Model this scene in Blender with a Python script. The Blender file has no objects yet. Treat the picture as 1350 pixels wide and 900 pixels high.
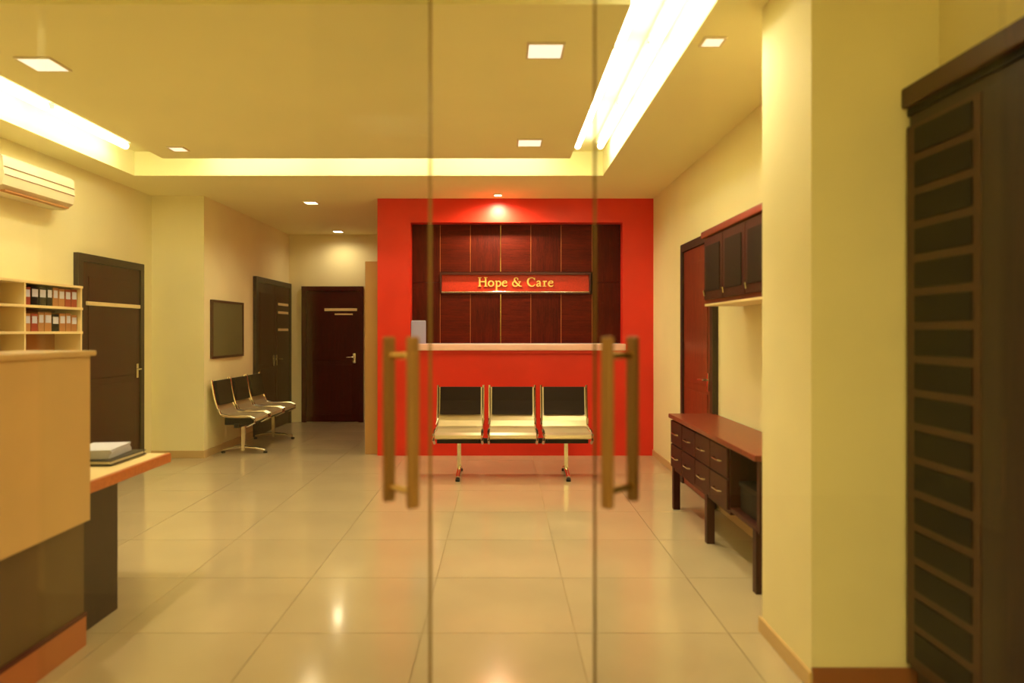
import bpy, bmesh, math, random
from mathutils import Vector, Matrix
random.seed(7)
C = bpy.context.scene.collection
sc = bpy.context.scene
PI = math.pi

# ------------------------------------------------------------------ camera, world, exposure
cam_d = bpy.data.cameras.new('camera'); cam = bpy.data.objects.new('camera', cam_d); C.objects.link(cam)
cam.location = (0, 0, 1.5); cam.rotation_euler = (PI/2, 0, 0)
cam_d.sensor_width = 36; cam_d.lens = 24; cam_d.clip_start = 0.05
cam_d.shift_x = 14/1350; cam_d.shift_y = -13/1350
cam_d.dof.use_dof = True; cam_d.dof.focus_distance = 8.4; cam_d.dof.aperture_fstop = 1.2
sc.camera = cam
w = bpy.data.worlds.new('world'); sc.world = w; w.use_nodes = True
w.node_tree.nodes['Background'].inputs[0].default_value = (1, .85, .55, 1)
w.node_tree.nodes['Background'].inputs[1].default_value = 0.3
sc.view_settings.view_transform = 'Standard'; sc.view_settings.look = 'None'
sc.view_settings.gamma = 1; sc.view_settings.exposure = 0.36
sc.view_settings.use_curve_mapping = False
WARM = (1, .80, .42)
K = 1.0   # overall lamp level

# ------------------------------------------------------------------ materials
def s2l(c):
    return tuple((x/255/12.92 if x/255 <= .04045 else ((x/255+.055)/1.055)**2.4) for x in c)
def mat(name, rgb, rough=.6, metal=0, spec=.5, noise=0.0, nscale=4, bump=0, coat=0, srgb=True):
    m = bpy.data.materials.new(name); m.use_nodes = True
    nt = m.node_tree; b = nt.nodes['Principled BSDF']
    c = s2l(rgb) if srgb else rgb
    b.inputs['Base Color'].default_value = (*c, 1)
    b.inputs['Roughness'].default_value = rough; b.inputs['Metallic'].default_value = metal
    b.inputs['Specular IOR Level'].default_value = spec; b.inputs['Coat Weight'].default_value = coat
    b.inputs['Coat Roughness'].default_value = .08
    if noise or bump:
        tc = nt.nodes.new('ShaderNodeTexCoord'); n = nt.nodes.new('ShaderNodeTexNoise')
        n.inputs['Scale'].default_value = nscale; n.inputs['Detail'].default_value = 5
        nt.links.new(tc.outputs['Object'], n.inputs['Vector'])
        if noise:
            r = nt.nodes.new('ShaderNodeValToRGB')
            r.color_ramp.elements[0].position = .3; r.color_ramp.elements[1].position = .7
            r.color_ramp.elements[0].color = (*[x*(1-noise) for x in c], 1)
            r.color_ramp.elements[1].color = (*[min(1, x*(1+noise)) for x in c], 1)
            nt.links.new(n.outputs['Fac'], r.inputs['Fac']); nt.links.new(r.outputs['Color'], b.inputs['Base Color'])
        if bump:
            bp = nt.nodes.new('ShaderNodeBump'); bp.inputs['Strength'].default_value = bump; bp.inputs['Distance'].default_value = .004
            nt.links.new(n.outputs['Fac'], bp.inputs['Height']); nt.links.new(bp.outputs['Normal'], b.inputs['Normal'])
    return m
def wood(name, dark, light, vertical=True, rough=.35, scale=1.0, coat=.2, spec=.5):
    m = bpy.data.materials.new(name); m.use_nodes = True
    nt = m.node_tree; b = nt.nodes['Principled BSDF']
    tc = nt.nodes.new('ShaderNodeTexCoord'); mp = nt.nodes.new('ShaderNodeMapping')
    mp.inputs['Scale'].default_value = (14*scale, 14*scale, 1.2*scale) if vertical else (1.2*scale, 14*scale, 16*scale)
    n = nt.nodes.new('ShaderNodeTexNoise'); n.inputs['Scale'].default_value = 3; n.inputs['Detail'].default_value = 8
    n.inputs['Roughness'].default_value = .7
    fi = nt.nodes.new('ShaderNodeTexNoise'); fi.inputs['Scale'].default_value = 30; fi.inputs['Detail'].default_value = 3
    mx = nt.nodes.new('ShaderNodeMix'); mx.inputs[0].default_value = .35
    r = nt.nodes.new('ShaderNodeValToRGB')
    r.color_ramp.elements[0].position = .32; r.color_ramp.elements[1].position = .68
    r.color_ramp.elements[0].color = (*s2l(dark), 1); r.color_ramp.elements[1].color = (*s2l(light), 1)
    nt.links.new(tc.outputs['Object'], mp.inputs['Vector']); nt.links.new(mp.outputs[0], n.inputs['Vector'])
    nt.links.new(mp.outputs[0], fi.inputs['Vector'])
    nt.links.new(n.outputs['Fac'], mx.inputs[2]); nt.links.new(fi.outputs['Fac'], mx.inputs[3])
    nt.links.new(mx.outputs[0], r.inputs['Fac']); nt.links.new(r.outputs['Color'], b.inputs['Base Color'])
    b.inputs['Roughness'].default_value = rough; b.inputs['Coat Weight'].default_value = coat
    b.inputs['Coat Roughness'].default_value = .15; b.inputs['Specular IOR Level'].default_value = spec
    return m
def emis(name, col, s):
    m = bpy.data.materials.new(name); m.use_nodes = True; nt = m.node_tree
    b = nt.nodes['Principled BSDF']; b.inputs['Base Color'].default_value = (.8, .8, .8, 1)
    b.inputs['Emission Color'].default_value = (*col, 1); b.inputs['Emission Strength'].default_value = s
    return m
def glass_mat():
    m = bpy.data.materials.new('door_glass'); m.use_nodes = True; nt = m.node_tree
    nt.nodes.remove(nt.nodes['Principled BSDF'])
    out = nt.nodes['Material Output']; t = nt.nodes.new('ShaderNodeBsdfTransparent'); g = nt.nodes.new('ShaderNodeBsdfGlossy')
    t.inputs[0].default_value = (.985, .99, .98, 1); g.inputs['Roughness'].default_value = .02
    f = nt.nodes.new('ShaderNodeFresnel'); f.inputs[0].default_value = 1.3
    mx = nt.nodes.new('ShaderNodeMixShader')
    nt.links.new(f.outputs[0], mx.inputs[0]); nt.links.new(t.outputs[0], mx.inputs[1]); nt.links.new(g.outputs[0], mx.inputs[2])
    nt.links.new(mx.outputs[0], out.inputs[0]); return m

M = {}
M['wall'] = mat('wall_paint', (244, 233, 184), .75, noise=.03, nscale=2, bump=.05)
M['ceiling'] = mat('ceiling_paint', (250, 243, 188), .8, noise=.02, nscale=1.5)
M['cove'] = mat('cove_paint', (250, 238, 190), .8)
M['tile'] = mat('floor_tile', (190, 172, 138), .14, spec=.5, noise=.06, nscale=1.6, coat=.25)
M['grout'] = mat('grout', (186, 160, 112), .8)
M['base'] = mat('skirting_tile', (205, 172, 118), .3)
M['red'] = mat('red_paint', (228, 46, 26), .42, noise=.05, nscale=3)
M['sill'] = mat('pink_laminate', (255, 205, 196), .25, coat=.3)
M['wood_v'] = wood('mahogany_upright_grain', (40, 6, 1), (100, 25, 7), True, .5, 1, 0, .15)
M['wood_h'] = wood('mahogany_cross_grain', (46, 7, 1), (108, 28, 8), False, .5, 1, 0, .15)
M['dark_wood'] = wood('dark_mahogany', (36, 8, 4), (74, 20, 10), True, .45, 1, 0, .3)
M['mid_wood'] = wood('red_brown_wood', (90, 30, 14), (150, 60, 30), True, .4)
M['red_dark'] = wood('deep_red_wood', (44, 4, 1), (84, 10, 3), True, .45, 1, 0, .2)
M['espresso'] = wood('espresso_wood', (34, 20, 12), (58, 36, 22), True, .5, 1, .0)
M['espresso_frame'] = wood('brown_frame_wood', (52, 28, 14), (84, 46, 22), False, .5, 1, 0)
M['black_panel'] = mat('black_lacquer', (16, 14, 11), .5, spec=.2)
M['tan_lam'] = mat('tan_laminate', (208, 170, 112), .45, noise=.04, nscale=3)
M['olive_lam'] = mat('olive_brown_laminate', (96, 74, 38), .45, noise=.06)
M['orange_wood'] = wood('orange_wood_edge', (170, 84, 32), (214, 122, 56), False, .35)
M['cream'] = mat('cream_laminate', (238, 214, 160), .4)
M['gold'] = mat('gold_letter', (240, 205, 115), .35, metal=.25)
M['brass'] = mat('brass_trim', (225, 190, 120), .18, metal=1)
M['bronze'] = mat('bronze_bar', (160, 118, 68), .4, metal=.3)
M['chrome'] = mat('chrome', (215, 205, 190), .14, metal=1)
M['steel'] = mat('seat_steel', (214, 196, 160), .3, metal=.6)
M['black'] = mat('black_vinyl', (36, 22, 14), .5, spec=.25)
M['blackmetal'] = mat('black_metal', (30, 26, 22), .4, metal=.3)
M['white'] = mat('off_white_plastic', (232, 220, 190), .4)
M['paper'] = mat('bluish_paper', (205, 205, 225), .6)
M['lav'] = mat('lavender_plastic', (170, 165, 205), .4)
M['pin'] = mat('grey_green_felt', (104, 100, 66), .35, noise=.1)
M['file_red'] = mat('red_file', (150, 62, 34), .6)
M['file_brown'] = mat('brown_file', (176, 120, 66), .6)
M['glass'] = glass_mat()
M['glass_edge'] = mat('glass_edge', (150, 120, 62), .2, spec=.6)
M['tube'] = emis('lit_tube', (1, .94, .68), 10.5*K)
M['panel_lit'] = emis('downlight_diffuser', (1, .86, .66), .75)
M['panel_bright'] = emis('bright_diffuser', (1, .86, .60), 6)

# ------------------------------------------------------------------ mesh helpers
class MB:
    def __init__(s): s.bm = bmesh.new(); s.mi = 0
    def _f(s, fs):
        for f in fs: f.material_index = s.mi
    def box(s, x0, x1, y0, y1, z0, z1, bev=0, rot=None):
        r = bmesh.ops.create_cube(s.bm, size=1)
        vs = r['verts']
        bmesh.ops.scale(s.bm, vec=(abs(x1-x0), abs(y1-y0), abs(z1-z0)), verts=vs)
        if rot is not None: bmesh.ops.rotate(s.bm, cent=(0, 0, 0), matrix=rot, verts=vs)
        bmesh.ops.translate(s.bm, vec=((x0+x1)/2, (y0+y1)/2, (z0+z1)/2), verts=vs)
        if bev:
            es = list({e for v in vs for e in v.link_edges})
            bmesh.ops.bevel(s.bm, geom=es, offset=bev, segments=2, affect='EDGES', profile=.6)
        return s
    def tube(s, pts, r, n=10, caps=True, flat=1.0):
        pts = [Vector(p) for p in pts]; rings = []
        for i, p in enumerate(pts):
            t = (pts[min(i+1, len(pts)-1)] - pts[max(i-1, 0)]).normalized()
            a = Vector((0, 0, 1)) if abs(t.z) < .9 else Vector((1, 0, 0))
            u = t.cross(a).normalized(); v = t.cross(u).normalized()
            rr = r[i] if isinstance(r, (list, tuple)) else r
            rings.append([s.bm.verts.new(p + u*math.cos(2*PI*k/n)*rr + v*math.sin(2*PI*k/n)*rr*flat) for k in range(n)])
        for a, b in zip(rings, rings[1:]):
            for k in range(n): s.bm.faces.new((a[k], a[(k+1) % n], b[(k+1) % n], b[k]))
        if caps: s.bm.faces.new(rings[0][::-1]); s.bm.faces.new(rings[-1])
        return s
    def prism(s, poly, axis, a, b):
        # poly in the two other axes, extruded from a to b along axis
        def V(p, t):
            if axis == 'x': return (t, p[0], p[1])
            if axis == 'y': return (p[0], t, p[1])
            return (p[0], p[1], t)
        A = [s.bm.verts.new(V(p, a)) for p in poly]; B = [s.bm.verts.new(V(p, b)) for p in poly]
        n = len(poly)
        for i in range(n): s.bm.faces.new((A[i], A[(i+1) % n], B[(i+1) % n], B[i]))
        s.bm.faces.new(A[::-1]); s.bm.faces.new(B); return s
    def build(s, name, m, parent=None, smooth=False, loc=None):
        bmesh.ops.recalc_face_normals(s.bm, faces=s.bm.faces)
        me = bpy.data.meshes.new(name); s.bm.to_mesh(me); s.bm.free()
        for x in (m if isinstance(m, (list, tuple)) else [m]): me.materials.append(x)
        if smooth:
            for p in me.polygons: p.use_smooth = True
            try: me.set_sharp_from_angle(angle=math.radians(40))
            except Exception: pass
        o = bpy.data.objects.new(name, me); C.objects.link(o)
        if parent: o.parent = parent
        if loc: o.location = loc
        return o
def box(name, b, m, parent=None, bev=0):
    """box given in the parent's frame; origin set at the box's bottom centre"""
    x0, x1, y0, y1, z0, z1 = b
    cx, cy = (x0+x1)/2, (y0+y1)/2
    return MB().box(x0-cx, x1-cx, y0-cy, y1-cy, 0, z1-z0, bev).build(name, m, parent, loc=(cx, cy, z0))
def tag(o, label, cat, group=None):
    o['label'] = label; o['category'] = cat
    if group: o['group'] = group
    return o
def struct(o, label=None, cat='wall'):
    o['kind'] = 'structure'
    if label: o['label'] = label
    o['category'] = cat
    return o
def thing(name, label, cat, loc=(0, 0, 0), rz=0, group=None):
    o = bpy.data.objects.new(name, None); C.objects.link(o); o.empty_display_size = .1
    o.location = loc; o.rotation_euler = (0, 0, rz); return tag(o, label, cat, group)
def copy_tree(o, parent=None):
    c = o.copy(); C.objects.link(c); c.parent = parent
    for ch in [x for x in bpy.data.objects if x.parent == o]: copy_tree(ch, c)
    return c

# ------------------------------------------------------------------ the setting
ZC = 3.11            # ceiling height
XR, XL = 1.84, -4.15 # right and left wall
YF, YE = 8.26, 11.35 # red wall, corridor end
XC, XB = -3.53, -1.5 # corridor's left wall, red block's left side
YB = -1.6            # rear of the vestibule

# floor with individual tiles
T = .762; gx0 = .368; g = .0018
fl = struct(box('floor', (XL-.2, XR+.2, YB-.2, YE+.2, -.12, -.012), M['grout']), 'glossy beige floor of large square tiles', 'floor')
fl.location.z = -.12
xs = [gx0 + T*i for i in range(-6, 3)]
ys = [.35 + T*j for j in range(-3, 16)]
tile_cache = {}
for x in xs:
    for y in ys:
        x0, x1 = max(x+g, XL), min(x+T-g, XR); y0, y1 = max(y+g, YB), min(y+T-g, YE)
        if x1-x0 < .03 or y1-y0 < .03: continue
        if (x0+x1)/2 > XB and y0 > YF+.05: continue
        k = (round(x1-x0, 3), round(y1-y0, 3))
        if k not in tile_cache:
            hx, hy = (x1-x0)/2, (y1-y0)/2
            m_ = MB(); m_.prism([(-hx, -hy), (hx, -hy), (hx, hy), (-hx, hy)], 'z', -.01, 0)
            o = m_.build('tile', M['tile'], fl); tile_cache[k] = o
        else:
            o = tile_cache[k].copy(); C.objects.link(o)
        o.location = ((x0+x1)/2 - fl.location.x, (y0+y1)/2 - fl.location.y, .12)

# ceiling with a light trench around a central panel
OX0, OX1, OY0, OY1 = -3.79, 1.05, 2.72, 7.05
IX0, IX1, IY0, IY1 = -3.15, .64, 3.36, 6.35
ce = MB(); H2 = 3.36
ce.box(XL-.2, OX0, YB-.2, YE+.2, ZC, H2); ce.box(OX1, XR+.2, YB-.2, YE+.2, ZC, H2)
ce.box(OX0, OX1, YB-.2, OY0, ZC, H2); ce.box(OX0, OX1, OY1, YE+.2, ZC, H2)
ce.box(IX0, IX1, IY0, IY1, ZC, H2); ce.box(XL-.2, XR+.2, YB-.2, YE+.2, H2, H2+.1)
struct(ce.build('ceiling', M['ceiling']), 'cream ceiling with a recessed light trench', 'ceiling')

struct(box('wall_left', (XL-.15, XL, YB, 8.1, 0, ZC), M['wall']), 'yellow left wall beside the reception desk')
struct(box('wall_left_corridor', (XL-.15, XC, 8.1, YE+.15, 0, ZC), M['wall']), 'yellow corner and wall running into the corridor on the left')
struct(box('wall_corridor_end', (XC, XB, YE, YE+.15, 0, ZC), M['wall']), 'pale yellow end wall of the corridor')
struct(box('wall_right', (XR, XR+.15, YB, YF+.4, 0, ZC), M['wall']), 'yellow right wall')
struct(box('wall_rear', (XL-.15, XR+.15, YB-.15, YB, 0, ZC), M['wall']), 'wall behind the camera')
pil = struct(box('wall_right_pillar', (1.303, XR, 2.87, 3.41, 0, ZC), M['wall']), 'yellow pillar standing out from the right wall')
# red wall with the reception opening
S = 900/YF
OPX0, OPX1 = (541-661)/S, (821-661)/S
OPZ0, OPZ1 = 1.5-(458-437)/S, 1.5+(437-293)/S
rw = MB()
rw.box(XB, OPX0, YF, YF+.3, 0, ZC); rw.box(OPX1, XR, YF, YF+.3, 0, ZC)
rw.box(OPX0, OPX1, YF, YF+.3, 0, OPZ0); rw.box(OPX0, OPX1, YF, YF+.3, OPZ1, ZC)
rw.box(XB, XB+.15, YF+.3, YE, 0, ZC)
struct(rw.build('wall_far', M['red']), 'red feature wall with a wide wood lined opening')

# skirtings
def skirt(name, b): return struct(box(name, b, M['base'], bev=.003), None, 'trim')
skirt('baseboard_right', (XR-.015, XR, 3.41, YF, 0, .075))
skirt('baseboard_pillar', (1.288, 1.303, 2.855, 3.425, 0, .075))
b_ = struct(box('baseboard_pillar_front', (1.303, XR, 2.855, 2.87, 0, .09), mat('brown_skirting', (150, 86, 42), .4), bev=.003), None, 'trim')
skirt('baseboard_left', (XL, XL+.015, .5, 6.55, 0, .09))
skirt('baseboard_left_corner', (XL, XC+.012, 8.085, 8.1, 0, .09))
skirt('baseboard_corridor', (XC, XC+.015, 8.1, 9.66, 0, .09))

# doors: frame, leaf with panels, handle
def flush_door(name, label, w_, h_, m, fm, two=False, handle=True):
    """built facing -y with its back on y=0, left edge x=0"""
    r = bpy.data.objects.new(name, None); C.objects.link(r); struct(r, label, 'door')
    f = MB(); fw = .075
    f.box(0, fw, -.05, 0, 0, h_); f.box(w_-fw, w_, -.05, 0, 0, h_); f.box(fw, w_-fw, -.05, 0, h_-fw, h_)
    f.build('door_frame', fm, r)
    n = 2 if two else 1; lw = (w_-2*fw)/n
    for i in range(n):
        x0 = fw+lw*i
        lf = MB().box(x0+.003, x0+lw-.003, -.035, -.002, .008, h_-fw-.004, .002)
        lo = lf.build('door_leaf', m, r)
        for (za, zb) in ((.12, .95), (1.02, h_-fw-.14)):
            MB().box(x0+.1, x0+lw-.1, -.043, -.034, za, zb, .004).build('panel', m, lo)
        if handle:
            hx = x0+lw-.07 if i == 0 else x0+.07
            sg = -1 if i == 0 else 1
            hd = MB(); hd.box(hx-.022, hx+.022, -.05, -.035, .98, 1.14, .004)
            hd.tube([(hx, -.045, 1.08), (hx, -.09, 1.08), (hx+sg*.04, -.095, 1.08), (hx+sg*.12, -.095, 1.075)], .009)
            hd.build('lever_handle', M['chrome'], lo, smooth=True)
    return r
# left wall, dark door behind the desk
d = flush_door('door_1', 'dark red brown wooden door on the left wall behind the low desk', 1.22, 2.27, M['dark_wood'], M['espresso'])
d.location = (XL, 6.62, 0); d.rotation_euler.z = PI/2
MB().box(.12, 1.1, -.07, -.045, 1.76, 1.80, .004).build('push_rail', M['cream'], d)['label'] = 'pale horizontal rail across the door'
# corridor left wall: double door
d = flush_door('door_2', 'dark double door on the left wall of the corridor', 1.62, 2.29, M['dark_wood'], M['espresso'], two=True)
d.location = (XC, 9.7, 0); d.rotation_euler.z = PI/2
for z in (1.93, 1.80, 1.53):
    MB().box(.95, 1.45, -.052, -.044, z-.02, z+.02, .003).build('sign_plate', M['cream'], d)
# corridor end door
d = flush_door('door_3', 'dark red door closing the end of the corridor', 1.02, 2.25, M['red_dark'], M['red_dark'])
d.location = (-3.31, YE, 0)
MB().box(.38, .92, -.052, -.044, 1.84, 1.885, .003).build('sign_plate', M['cream'], d)
MB().box(.55, .85, -.052, -.044, 1.775, 1.80, .003).build('sign_plate', M['cream'], d)
# right wall door
d = flush_door('door_4', 'red brown wooden door on the right wall beyond the wall cabinet', 1.04, 2.36, M['mid_wood'], M['espresso'])
d.location = (XR, 6.83, 0); d.rotation_euler.z = -PI/2
# tan casing beside the red wall
struct(box('trim_1', (XB-.17, XB, YF+.1, YF+.24, 0, 2.36), mat('tan_casing', (186, 140, 82), .5), bev=.004), 'tan casing at the corner where the corridor starts', 'trim')

# ------------------------------------------------------------------ the reception opening: wood panels and sign
YP = 8.38; SP = 900/YP
def wx(px): return (px-661)/SP
def wz(py): return 1.5+(437-py)/SP
pw = thing('panelled_back_wall', 'mahogany panelling in crossed grain filling the red wall opening', 'panelling', (0, YP+.06, 0))
box('backing_board', (OPX0+.004, OPX1-.004, 0, .03, OPZ0+.05, OPZ1-.004), M['black_panel'], pw)
cols = [541.5, 580, 620, 660, 700, 740, 781, 820]
for i in range(7):
    x0, x1 = max(wx(cols[i])+.0025, OPX0+.004), min(wx(cols[i+1])-.0025, OPX1-.004)
    mm = M['wood_v'] if i in (0, 2, 4, 6) else M['wood_h']
    if i in (0, 6): rows = [(OPZ0+.05, wz(372)), (wz(372), OPZ1-.004)]
    else: rows = [(OPZ0+.05, wz(387)), (wz(358), OPZ1-.004)]
    for (z0, z1) in rows:
        dy = random.uniform(0, .003)
        box('panel', (x0, x1, -.03-dy, 0, z0+.002, z1-.002), mm, pw, .0015)
# fine golden inlay strips between the panels
for i in range(1, 7):
    X = wx(cols[i])
    for (z0, z1) in ([(OPZ0+.05, wz(387)), (wz(358), OPZ1-.004)]):
        box('inlay', (X-.0022, X+.0022, -.031, -.002, z0, z1), mat('inlay_%d' % i, (205, 120, 60), .4) if i in (1, 5) else M['brass'] if i == 3 else M['orange_wood'], pw)

sg = thing('name_sign', 'recessed red name board with gold letters set in the panelling', 'sign', (0, YP+.03, 0))
bx0, bx1, bz0, bz1 = wx(580), wx(779), wz(386.5), wz(358.5)
box('sign_board', (bx0+.01, bx1-.01, .018, .028, bz0+.01, bz1-.01), mat('red_board', (196, 46, 20), .45, noise=.12, nscale=60), sg)
fr = MB()
fr.box(bx0, bx1, -.02, .028, bz1-.03, bz1); fr.box(bx0, bx0+.02, -.02, .028, bz0, bz1-.03); fr.box(bx1-.02, bx1, -.02, .028, bz0, bz1-.03)
fr.box(bx0, bx1, -.02, .028, bz0-.005, bz0+.012)
fr.build('sign_frame', mat('sign_frame_wood', (70, 16, 8), .4), sg)
MB().tube([(bx0+.02, -.012, bz0+.016), (bx1-.02, -.012, bz0+.018)], .010, 10).build('brass_lip', M['chrome'], sg, smooth=True)

def crv(pts, n=6):
    """Catmull-Rom through (x, y, width) points"""
    P = [Vector(p) for p in pts]; P = [2*P[0]-P[1]] + P + [2*P[-1]-P[-2]]; out = []
    for i in range(1, len(P)-2):
        for k in range(n):
            t = k/n; a, b, c, d_ = P[i-1], P[i], P[i+1], P[i+2]
            out.append(.5*((2*b)+(c-a)*t+(2*a-5*b+4*c-d_)*t*t+(3*b-a-3*c+d_)*t**3))
    out.append(P[-2]); return out
def ribbon(bm, pts, y0, y1, k, ox, oz):
    L = []; R = []
    for i, p in enumerate(pts):
        q0, q1 = pts[max(i-1, 0)], pts[min(i+1, len(pts)-1)]
        t = Vector((q1[0]-q0[0], q1[1]-q0[1])).normalized(); nrm = Vector((-t.y, t.x))*p[2]/2
        L.append((ox+(p[0]+nrm.x)*k, oz+(p[1]+nrm.y)*k)); R.append((ox+(p[0]-nrm.x)*k, oz+(p[1]-nrm.y)*k))
    rows = []
    for l, r in zip(L, R):
        rows.append([bm.verts.new((l[0], y0, l[1])), bm.verts.new((r[0], y0, r[1])), bm.verts.new((r[0], y1, r[1])), bm.verts.new((l[0], y1, l[1]))])
    for a, b in zip(rows, rows[1:]):
        for j in range(4): bm.faces.new((a[j], a[(j+1) % 4], b[(j+1) % 4], b[j]))
    bm.faces.new(rows[0]); bm.faces.new(rows[-1][::-1])
def seg(x0, y0, x1, y1, w0, w1=None): return [(x0, y0, w0), ((x0+x1)/2, (y0+y1)/2, (w0+(w1 or w0))/2), (x1, y1, w1 or w0)]
def letter_e(cx):
    return [crv([(cx-2.5, 4.55, 1.0), (cx+.3, 4.65, 1.0), (cx+2.9, 4.75, 1.0)]),
            crv([(cx+2.75, 4.5, 1.1), (cx+2.3, 6.6, 1.5), (cx+.2, 7.4, 1.1), (cx-2, 6.2, 1.6), (cx-2.8, 3.8, 2.0), (cx-2, 1.3, 1.8), (cx+.3, .35, 1.5), (cx+2, .8, 1.3), (cx+3.4, 2.1, .8)])]
G = [
 ('H', [seg(8.3, 0, 8.3, 12.2, 2.0), seg(16.2, 0, 16.2, 12.2, 2.0), seg(8.3, 6.4, 16.2, 6.4, 1.3),
        seg(6.0, .45, 10.6, .45, .9), seg(13.9, .45, 18.5, .45, .9), seg(6.0, 11.8, 10.6, 11.8, .9), seg(13.9, 11.8, 18.5, 11.8, .9)]),
 ('o', [crv([(23.3+3.3*math.sin(a), 3.9+3.45*math.cos(a), 1.25+.75*abs(math.sin(a-.2))) for a in [2*PI*i/12 for i in range(13)]])]),
 ('p', [seg(30.6, -4.9, 30.6, 6.6, 2.0, 1.8), crv([(28.6, 6.9, .9), (29.8, 7.3, 1.0), (31, 7.2, 1.2)]), seg(28.6, -4.9, 33, -4.9, .9),
        crv([(31, 6.1, 1.0), (33, 7.2, 1.4), (35.2, 6.2, 1.8), (36, 3.9, 2.0), (35, 1.4, 1.8), (33, .4, 1.4), (31, 1.0, 1.0)])]),
 ('e', letter_e(41.3)),
 ('&', [crv([(58.6, 8.3, .7), (58.7, 10.4, 1.4), (56.8, 11.7, 1.1), (54.6, 10.7, 1.6), (54.3, 8.6, 1.9), (56, 5.9, 2.0), (58.9, 2.8, 2.0), (61.4, .8, 1.6), (64.2, .4, .8)]),
        crv([(54.9, 7.4, .9), (52.7, 5.7, 1.6), (52.0, 3.4, 2.0), (53.4, 1.0, 1.7), (56, .4, 1.4), (58.8, 1.7, 1.1), (60.7, 4.0, 1.1), (61.3, 6.0, 1.1)]), seg(59.4, 6.4, 63, 6.4, .9)]),
 ('C', [crv([(81.0, 9.5, 1.2), (79.2, 11.2, 1.2), (76.6, 11.6, 1.3), (73.2, 10, 2.0), (71.9, 6.3, 2.3), (73.1, 2.7, 2.1), (76.5, .5, 1.5), (79.4, .8, 1.3), (81.5, 2.8, .9)]), seg(81.1, 8.6, 81.1, 11.6, .9)]),
 ('a', [crv([(83.9, 5.7, 1.3), (85.3, 7.2, 1.2), (87.3, 7.0, 1.5), (88.2, 5.2, 1.8), (88.2, 2.2, 1.8), (88.5, .7, 1.4), (90, .5, .7)]),
        crv([(88, 4.5, .9), (85.8, 3.9, 1.2), (84.0, 2.3, 1.8), (84.9, .6, 1.5), (86.6, .7, 1.2), (88.1, 2.1, .9)])]),
 ('r', [seg(94, .2, 94, 7.0, 1.9), seg(91.7, .45, 96.4, .45, .9), crv([(91.7, 6.7, .8), (93, 7.2, 1.0), (94.2, 7.2, 1.2)]), crv([(94.4, 5.4, .9), (95.4, 7.0, 1.3), (97, 6.7, 1.9)])]),
 ('e', letter_e(102.4))]
kk = 1/SP; ox = (624-661)/SP; oz = wz(377.3)
for ch, strokes in G:
    m_ = MB()
    for i, s_ in enumerate(strokes): ribbon(m_.bm, s_, .004+.0004*i, .0185, kk, ox, oz)
    m_.build('letter', M['gold'], sg)

# sill of the opening
sl = thing('counter_sill', 'pink glossy ledge under the wood panelling in the red wall', 'ledge', (0, YF, OPZ0))
MB().box(wx(548)-.03, (824-661)/S, -.07, -.001, -.035, .048, .014).build('ledge_top', M['sill'], sl)
MB().box(wx(548), (822-661)/S-.02, -.03, -.001, -.07, -.036, .004).build('ledge_support', M['red'], sl)
# lavender folder on the ledge
fo = thing('document_folder', 'pale lavender folder standing at the left end of the pink ledge', 'folder', ((551-661)/S, YF+.055, OPZ0), .1)
MB().box(-.09, .09, -.015, .015, 0, .32, .005).build('cover', M['lav'], fo)
MB().box(-.085, .085, -.010, .010, .012, .328).build('papers', M['paper'], fo)

# ------------------------------------------------------------------ seats
def bench(name, label, n, pitch, group=None):
    """three beam seats facing -y, centred on x=0"""
    t = thing(name, label, 'bench')
    W = pitch*n
    MB().box(-W/2+.05, W/2-.05, .18, .24, .34, .39, .004).build('beam', M['blackmetal'], t)
    for sx in (-1, 1):
        X = sx*(W/2-.28)
        lg = MB(); lg.box(X-.02, X+.02, .19, .23, .03, .34); lg.tube([(X, -.06, .035), (X, .05, .06), (X, .21, .075), (X, .36, .06), (X, .46, .035)], .02)
        lo = lg.build('leg', M['chrome'], t, smooth=True)
        for yy in (-.06, .46): MB().tube([(X, yy, 0), (X, yy, .025)], .024).build('foot', M['blackmetal'], lo)
    for i in range(n):
        cx = (i-(n-1)/2)*pitch; hw = pitch/2-.045
        # steel shell: waterfall seat curving up to the backrest
        prof = [(-.02, .425), (-.015, .455), (.03, .475), (.15, .472), (.30, .475), (.37, .495), (.415, .55), (.45, .64), (.48, .77), (.50, .90)]
        P = [(p[0], p[1]) for p in prof] + [(p[0]+.012, p[1]-.012) for p in reversed(prof)]
        s_ = MB(); s_.prism([(y, z) for y, z in P], 'x', cx-hw, cx+hw)
        s_.build('seat', M['steel'], t)
        pp = [(.440, .615), (.452, .66), (.472, .76), (.492, .905)]
        P = [(y-.035, z) for y, z in pp] + [(y-.002, z) for y, z in reversed(pp)]
        s_ = MB(); s_.prism(P, 'x', cx-hw+.016, cx+hw-.016)
        bo = s_.build('backrest', M['black'], t)
        # side rails in chrome, bent like the shell
        for sx in (-1, 1):
            X = cx+sx*(hw+.012)
            s_ = MB().tube([(X, .08, .36), (X, -.02, .41), (X, -.02, .46), (X, .04, .485), (X, .30, .483), (X, .385, .505), (X, .425, .57), (X, .465, .70), (X, .505, .92)], .014, 8)
            s_.build('side_rail', M['chrome'], t, smooth=True)
        MB().box(cx-.2, cx+.2, .04, .36, .375, .462).build('bracket_shade_block', M['blackmetal'], t)  # seat bracket widened into a dark block standing in for underseat shade
    return t
b1 = bench('waiting_bench', 'three seat waiting bench in front of the red wall', 3, .557)
b1.location = (.117, 6.9, 0)
b2 = copy_tree(b1); b2['label'] = 'dark three seat waiting bench along the left wall of the corridor'
b2.location = (-2.98, 9.0, 0); b2.rotation_euler.z = PI/2
# rotated +90: front (-y) turns to +x
for b_ in (b1, b2): b_['group'] = 'waiting benches'
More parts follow.
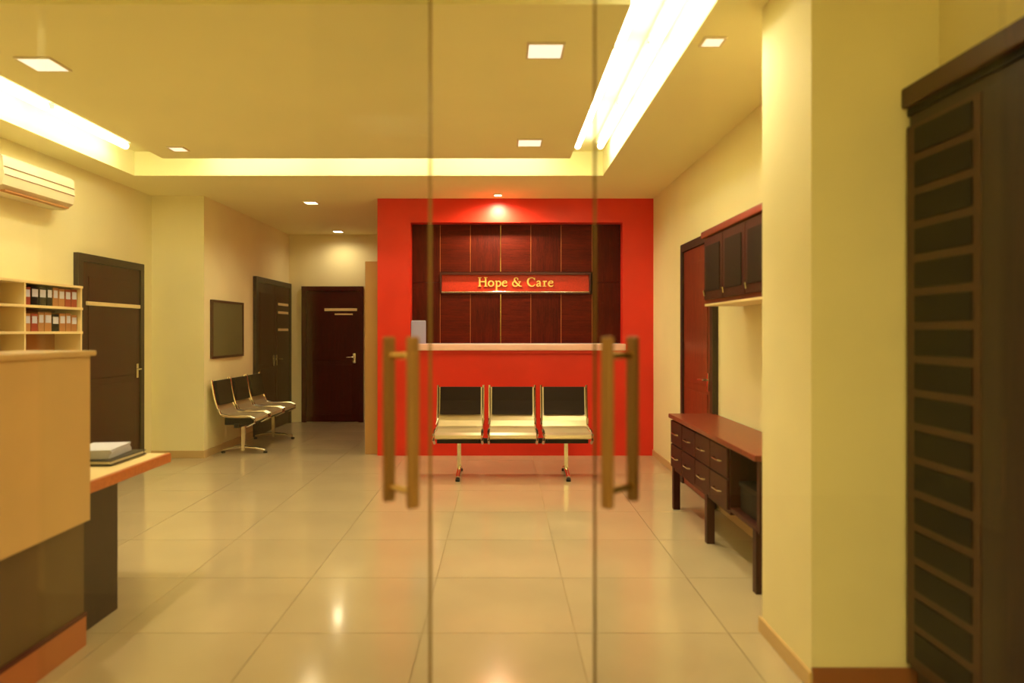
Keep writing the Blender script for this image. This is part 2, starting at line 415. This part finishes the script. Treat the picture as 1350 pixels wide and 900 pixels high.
# noticeboard on the corridor's left wall
nb = thing('notice_board', 'grey green framed board on the left wall above the bench', 'board', (XC, 8.3, 1.2))
MB().box(0, .02, 0, .95, 0, .66).build('board_face', M['pin'], nb)
f = MB(); f.box(0, .03, -.03, 0, -.03, .69); f.box(0, .03, .95, .98, -.03, .69); f.box(0, .03, 0, .95, -.03, 0); f.box(0, .03, 0, .95, .66, .69)
f.build('board_frame', M['espresso_frame'], nb)

# ------------------------------------------------------------------ right side furniture
# console along the right wall
cs = thing('console_table', 'low red brown wooden console with drawers along the right wall', 'console', (1.63, 4.85, 0))
MB().box(-.20, .195, -1.0, 1.0, .765, .80, .006).build('table_top', M['mid_wood'], cs)
MB().box(-.17, .185, -.50, .97, .33, .765).build('body', M['dark_wood'], cs)
for i in range(4):
    y0 = -.49+i*.365
    for (z0, z1) in ((.36, .55), (.56, .75)):
        dr = MB().box(-.188, -.17, y0+.006, y0+.359, z0, z1, .004).build('drawer', M['dark_wood'], cs)
        MB().tube([(-.19, y0+.11, (z0+z1)/2), (-.21, y0+.12, (z0+z1)/2), (-.21, y0+.24, (z0+z1)/2), (-.19, y0+.25, (z0+z1)/2)], .006, 8).build('drawer_pull', M['chrome'], dr, smooth=True)
MB().box(-.17, .185, -.95, -.50, .35, .38, .004).build('shelf', M['dark_wood'], cs)
MB().box(-.17, .185, -.99, -.95, .35, .765).build('side_panel', M['dark_wood'], cs)
for (x, y) in ((-.15, -.93), (-.15, 0.0), (-.15, .93), (.15, -.93), (.15, .93)):
    MB().box(x-.028, x+.028, y-.028, y+.028, 0, .36, .004).build('leg', M['dark_wood'], cs)
# dark box on the console's shelf
bx_ = thing('storage_box', 'black box on the open shelf of the console', 'box', (1.63, 4.12, .381))
MB().box(-.13, .14, -.17, .17, 0, .15, .01).build('box_body', M['black_panel'], bx_)
MB().box(-.137, .147, -.177, .177, .15, .18, .006).build('lid', M['black_panel'], bx_)

# wall cabinet
wc = thing('wall_cabinet', 'dark red brown cabinet hung high on the right wall', 'cabinet', (XR, 4.55, 1.71))
MB().box(-.275, 0, -.66, .66, 0, .50).build('cabinet_body', M['mid_wood'], wc)
MB().box(-.31, 0, -.69, .69, .50, .55, .008).build('cornice', M['mid_wood'], wc)
for i in range(3):
    y0 = -.655+i*.437
    dr = MB().box(-.295, -.276, y0+.004, y0+.433, .03, .49, .003).build('cabinet_door', M['dark_wood'], wc)
    MB().box(-.301, -.295, y0+.06, y0+.377, .09, .43, .002).build('panel', M['black_panel'], dr)
    MB().tube([(-.305, y0+.39, .06), (-.312, y0+.39, .1)], .008, 8).build('knob', M['chrome'], dr)
MB().box(-.29, -.02, -.655, .655, -.018, -.001, .003).build('light_rail', M['cream'], wc)

# tall cabinet in the right foreground
tc = thing('tall_cabinet', 'tall dark brown cabinet with moulded top in the right foreground', 'cabinet', (1.765, 1.95, 0))
MB().box(-.055, .07, -.9, .905, .1, 2.43).build('cabinet_body', M['espresso'], tc)
MB().box(-.04, .07, -.88, .88, 0, .1).build('plinth', M['espresso'], tc)
MB().box(-.09, .07, -.915, .912, 2.43, 2.515, .01).build('cornice', M['espresso_frame'], tc)
MB().box(-.065, -.055, -.905, .909, 2.40, 2.43).build('cornice_bead', M['black_panel'], tc)
dd = MB().box(-.073, -.055, .46, .90, .12, 2.35, .003).build('cabinet_door', M['espresso_frame'], tc)
k = 0
z = .17
while z < 2.28:
    MB().box(-.079, -.073, .50, .84, z, z+.105, .003).build('panel', M['black_panel'], dd); z += .137
for (y0, y1) in ((-.895, -.225), (-.22, .455)):
    dd = MB().box(-.073, -.055, y0, y1, .12, 2.35, .003).build('cabinet_door', M['espresso'], tc)
    hy = y1-.06 if y0 < -.5 else y0+.06
    MB().tube([(-.073, hy, 1.0), (-.1, hy, 1.01), (-.1, hy, 1.24), (-.073, hy, 1.25)], .006, 8).build('pull_handle', M['bronze'], dd, smooth=True)

# ------------------------------------------------------------------ left side furniture
# tall reception counter
rc = thing('reception_counter', 'tall tan reception counter with a recessed olive lower front', 'counter', (-2.0, 2.35, 0))
MB().box(-.09, .03, -.95, .92, .60, 1.385).build('front_panel', M['tan_lam'], rc)
MB().box(-.30, .05, -.97, .94, 1.385, 1.41, .006).build('counter_top', M['tan_lam'], rc)
MB().box(-.09, .0, -.95, .92, .15, .60).build('lower_panel', M['olive_lam'], rc)
MB().box(-.09, .012, -.95, .92, 0, .15).build('kick_board', mat('brown_kick', (176, 104, 56), .5), rc)
MB().box(-.085, .016, -.95, .92, .142, .158).build('kick_strip', mat('dark_strip', (84, 26, 12), .5), rc)
# low desk beyond it
ld = thing('low_desk', 'low desk with an orange wood front edge joining the tall counter', 'desk', (-2.38, 3.76, 0))
MB().box(-.36, .31, -.48, .46, .705, .75, .003).build('desk_top', M['cream'], ld)
MB().box(.31, .34, -.48, .46, .695, .752, .006).build('edge_band', M['orange_wood'], ld)
MB().box(-.30, .30, -.44, -.06, 0, .705).build('pedestal', M['espresso'], ld)
for i in range(3): MB().box(-.27, .27, -.06, -.045, .06+.21*i, .255+.21*i, .004).build('drawer', M['espresso'], ld)
MB().box(-.34, -.28, .36, .42, 0, .705).build('leg', M['espresso'], ld)
# black folder and papers on the low desk
dt = thing('document_folder', 'flat black document folder lying on the low desk', 'folder', (-2.33, 3.98, .7545))
MB().box(-.15, .16, -.19, .19, 0, .006, .002).build('back_cover', M['blackmetal'], dt)
MB().box(-.15, .16, -.19, .19, .022, .027, .002).build('front_cover', M['blackmetal'], dt)
MB().box(-.152, -.146, -.19, .19, .0, .027, .002).build('spine', M['blackmetal'], dt)
MB().box(-.14, .15, -.18, .18, .006, .022).build('pages', M['white'], dt)
pp_ = thing('paper_stack', 'bluish white stack of papers on top of the black folder', 'papers', (-2.33, 3.98, .7825), .15)
for i in range(5):
    MB().box(-.105, .105, -.15, .15, .010*i, .010*i+.0095, .001).build('sheet', M['paper'], pp_).rotation_euler.z = random.uniform(-.05, .05)

# wall shelves behind the counter with files
ws = thing('wall_shelf', 'pale wooden wall shelf unit behind the reception counter', 'shelf', (XL, 5.6, 1.28))
for z in (0, .20, .42, .62): MB().box(0, .26, -.8, .75, z, z+.022, .002).build('shelf_board', M['cream'], ws)
for y in (-.8, -.02, .73): MB().box(0, .25, y, y+.02, .022, .62).build('upright', M['cream'], ws)
box('back_board', (0.0, .008, -.79, .74, .02, .62), M['file_brown'], ws)
fm = [M['file_red'], M['file_brown'], M['black_panel'], M['file_red']]
ORD = ['first', 'second', 'third', 'fourth', 'fifth', 'sixth', 'seventh', 'eighth', 'ninth']
colr = {0: 'red brown', 1: 'tan', 2: 'black', 3: 'red brown'}
for (z, nm) in ((.222, 'middle'), (.442, 'top')):
    y = .725; k = 0
    while y > .07:
        th = random.choice((.075, .085, .095)); h_ = random.choice((.15, .16, .165)); ci = random.randrange(4)
        f_ = thing('box_file', '%s upright file, %s from the right end of the %s shelf behind the counter' % (colr[ci], ORD[k], nm),
                   'file', (XL+.02, 5.6+y-th, 1.28+z), 0, 'files on the wall shelf')
        MB().box(0, .2, 0, th-.004, 0, h_, .002).build('file_body', fm[ci], f_)
        MB().box(.2, .202, .01, th-.014, h_*.45, h_*.85).build('spine_label', M['paper'], f_)
        y -= th+.004; k += 1
# split air conditioner high on the left wall
ac = thing('air_conditioner', 'cream split air conditioner high on the left wall', 'air conditioner', (XL, 5.85, 2.62))
prof = [(0, 0), (.13, .0), (.20, .05), (.215, .12), (.205, .27), (.18, .29), (0, .29)]
MB().prism(prof, 'y', -.45, .45).build('body', M['white'], ac)
ac_children = ac.children
MB().box(.1, .19, -.4, .4, .004, .016, rot=None).build('air_flap', M['file_brown'], ac)
MB().box(.208, .219, -.44, .44, .125, .131).build('trim_line', mat('brown_line', (120, 60, 30), .5), ac)
MB().box(.205, .217, -.44, .44, .19, .194).build('trim_line', mat('brown_line2', (140, 80, 40), .5), ac)

# ------------------------------------------------------------------ glass doors with bar handles
def glass_leaf(name, label, hx, hy, fx, fy, wd, hdist, off, side):
    r = bpy.data.objects.new(name, None); C.objects.link(r); struct(r, label, 'door')
    ang = math.atan2(fy-hy, fx-hx); r.location = (hx, hy, 0); r.rotation_euler.z = ang
    g_ = MB(); g_.box(0, wd, -.006, .006, .012, 3.08)
    o = g_.build('glass_pane', [M['glass'], M['glass_edge']], r)
    for p in o.data.polygons:
        if p.normal.x > .5: p.material_index = 1
    MB().box(.0, .18, -.012, .012, .0, .07, .002).build('patch_fitting', M['chrome'], r)
    MB().box(.0, .18, -.012, .012, 3.04, 3.1, .002).build('patch_fitting', M['chrome'], r)
    u = wd-hdist
    h = bpy.data.objects.new('pull_handle', None); C.objects.link(h); h.parent = r; h.location = (u, 0, 0)
    for s_ in (-1, 1):
        MB().box(-.014, .014, s_*off-.011, s_*off+.011, 1.045, 1.487, .004).build('bar', M['bronze'], h)
    for z in (1.437, 1.085):
        MB().tube([(0, -off, z), (0, off, z)], .0095, 10).build('standoff', M['brass'], h, smooth=True)
    return r
glass_leaf('door_5', 'left frameless glass door leaf standing open with a bronze bar handle', -.831, 1.233, -.195, 1.869, .90, .10, .052, 1)
glass_leaf('door_6', 'right frameless glass door leaf standing open with a bronze bar handle', .895, 1.219, .254, 1.860, .906, .084, .057, -1)
# ------------------------------------------------------------------ lights
def tube_light(x, y, L, rz, label):
    t = thing('tube_light', label, 'light', (x, y, 3.27), rz, 'fluorescent tubes in the ceiling trench')
    MB().box(-.035, .035, -L/2, L/2, .05, .09, .003).build('batten', M['white'], t)
    MB().tube([(0, -L/2+.02, .018), (0, L/2-.02, .018)], .03, 10).build('tube', M['tube'], t, smooth=True)
    for s_ in (-1, 1): MB().box(-.02, .02, s_*(L/2-.03)-.012, s_*(L/2-.03)+.012, .018, .06).build('end_cap', M['white'], t)
    return t
n = 3; L = 1.12
for nm, X in (('inner side of the right', .735), ('outer side of the right', .955), ('inner side of the left', -3.25), ('outer side of the left', -3.62)):
    for i in range(3):
        w_ = ('near', 'middle', 'far')[i]
        tube_light(X, 3.72+i*1.16, L, 0, 'lit tube on the %s ceiling trench, %s one of its row' % (nm, w_))
for i in range(3):
    tube_light(-2.45+i*1.2, 6.75, 1.15, PI/2, 'lit tube across the far ceiling trench, %s of the three' % ('left', 'middle', 'right')[i])

def downlight(x, y, label, bright=False, sz=.095, power=0, col=(1, .82, .5), angle=100):
    t = thing('downlight', label, 'light', (x, y, ZC-.012), 0, 'square ceiling downlights')
    f = MB(); a = sz+.012
    f.box(-a, a, -a, -sz, 0, .012); f.box(-a, a, sz, a, 0, .012); f.box(-a, -sz, -sz, sz, 0, .012); f.box(sz, a, -sz, sz, 0, .012)
    f.build('light_frame', M['white'], t)
    MB().box(-sz, sz, -sz, sz, .002, .010).build('diffuser', M['panel_bright'] if bright else M['panel_lit'], t)
    if power:
        l = bpy.data.lights.new('downlight_lamp', 'SPOT'); l.energy = power; l.color = col; l.spot_size = math.radians(angle); l.spot_blend = .8
        l.shadow_soft_size = .06
        lo = bpy.data.objects.new('downlight_lamp', l); C.objects.link(lo); lo.parent = t; lo.location = (0, 0, -.01)
    return t
downlight(.25, 3.9, 'large pale square downlight in the ceiling right of centre, nearer one', power=90*K)
downlight(.24, 5.8, 'pale square downlight in the ceiling right of centre, farther one', power=90*K)
downlight(-2.75, 4.1, 'pale square downlight near the left trench, nearer one', power=90*K)
downlight(-2.84, 6.0, 'small pale downlight just before the far trench on the left', sz=.06, power=80*K)
downlight(1.17, 3.78, 'small downlight between the right trench and the pillar', sz=.05, power=60*K, angle=170)
downlight(-2.37, 8.5, 'bright downlight at the mouth of the corridor', True, sz=.07, power=50*K, angle=150)
downlight(-2.62, 10.95, 'bright downlight near the end of the corridor', True, sz=.07, power=24*K, angle=165)
downlight(-.04, 8.03, 'small bright downlight close above the middle of the red wall', True, sz=.04, power=130*K, angle=168)
# unseen fill panel added behind the camera to brighten the pillar front
t = thing('fill_panel_light', 'added fill light panel on the ceiling behind the camera', 'light', (.3, -1.1, ZC-.02))
MB().box(-.9, .9, -.3, .3, 0, .019).build('light_frame', M['white'], t)
MB().box(-.87, .87, -.27, .27, -.004, .001).build('diffuser', emis('fill_diffuser', (1, .84, .38), 20), t)
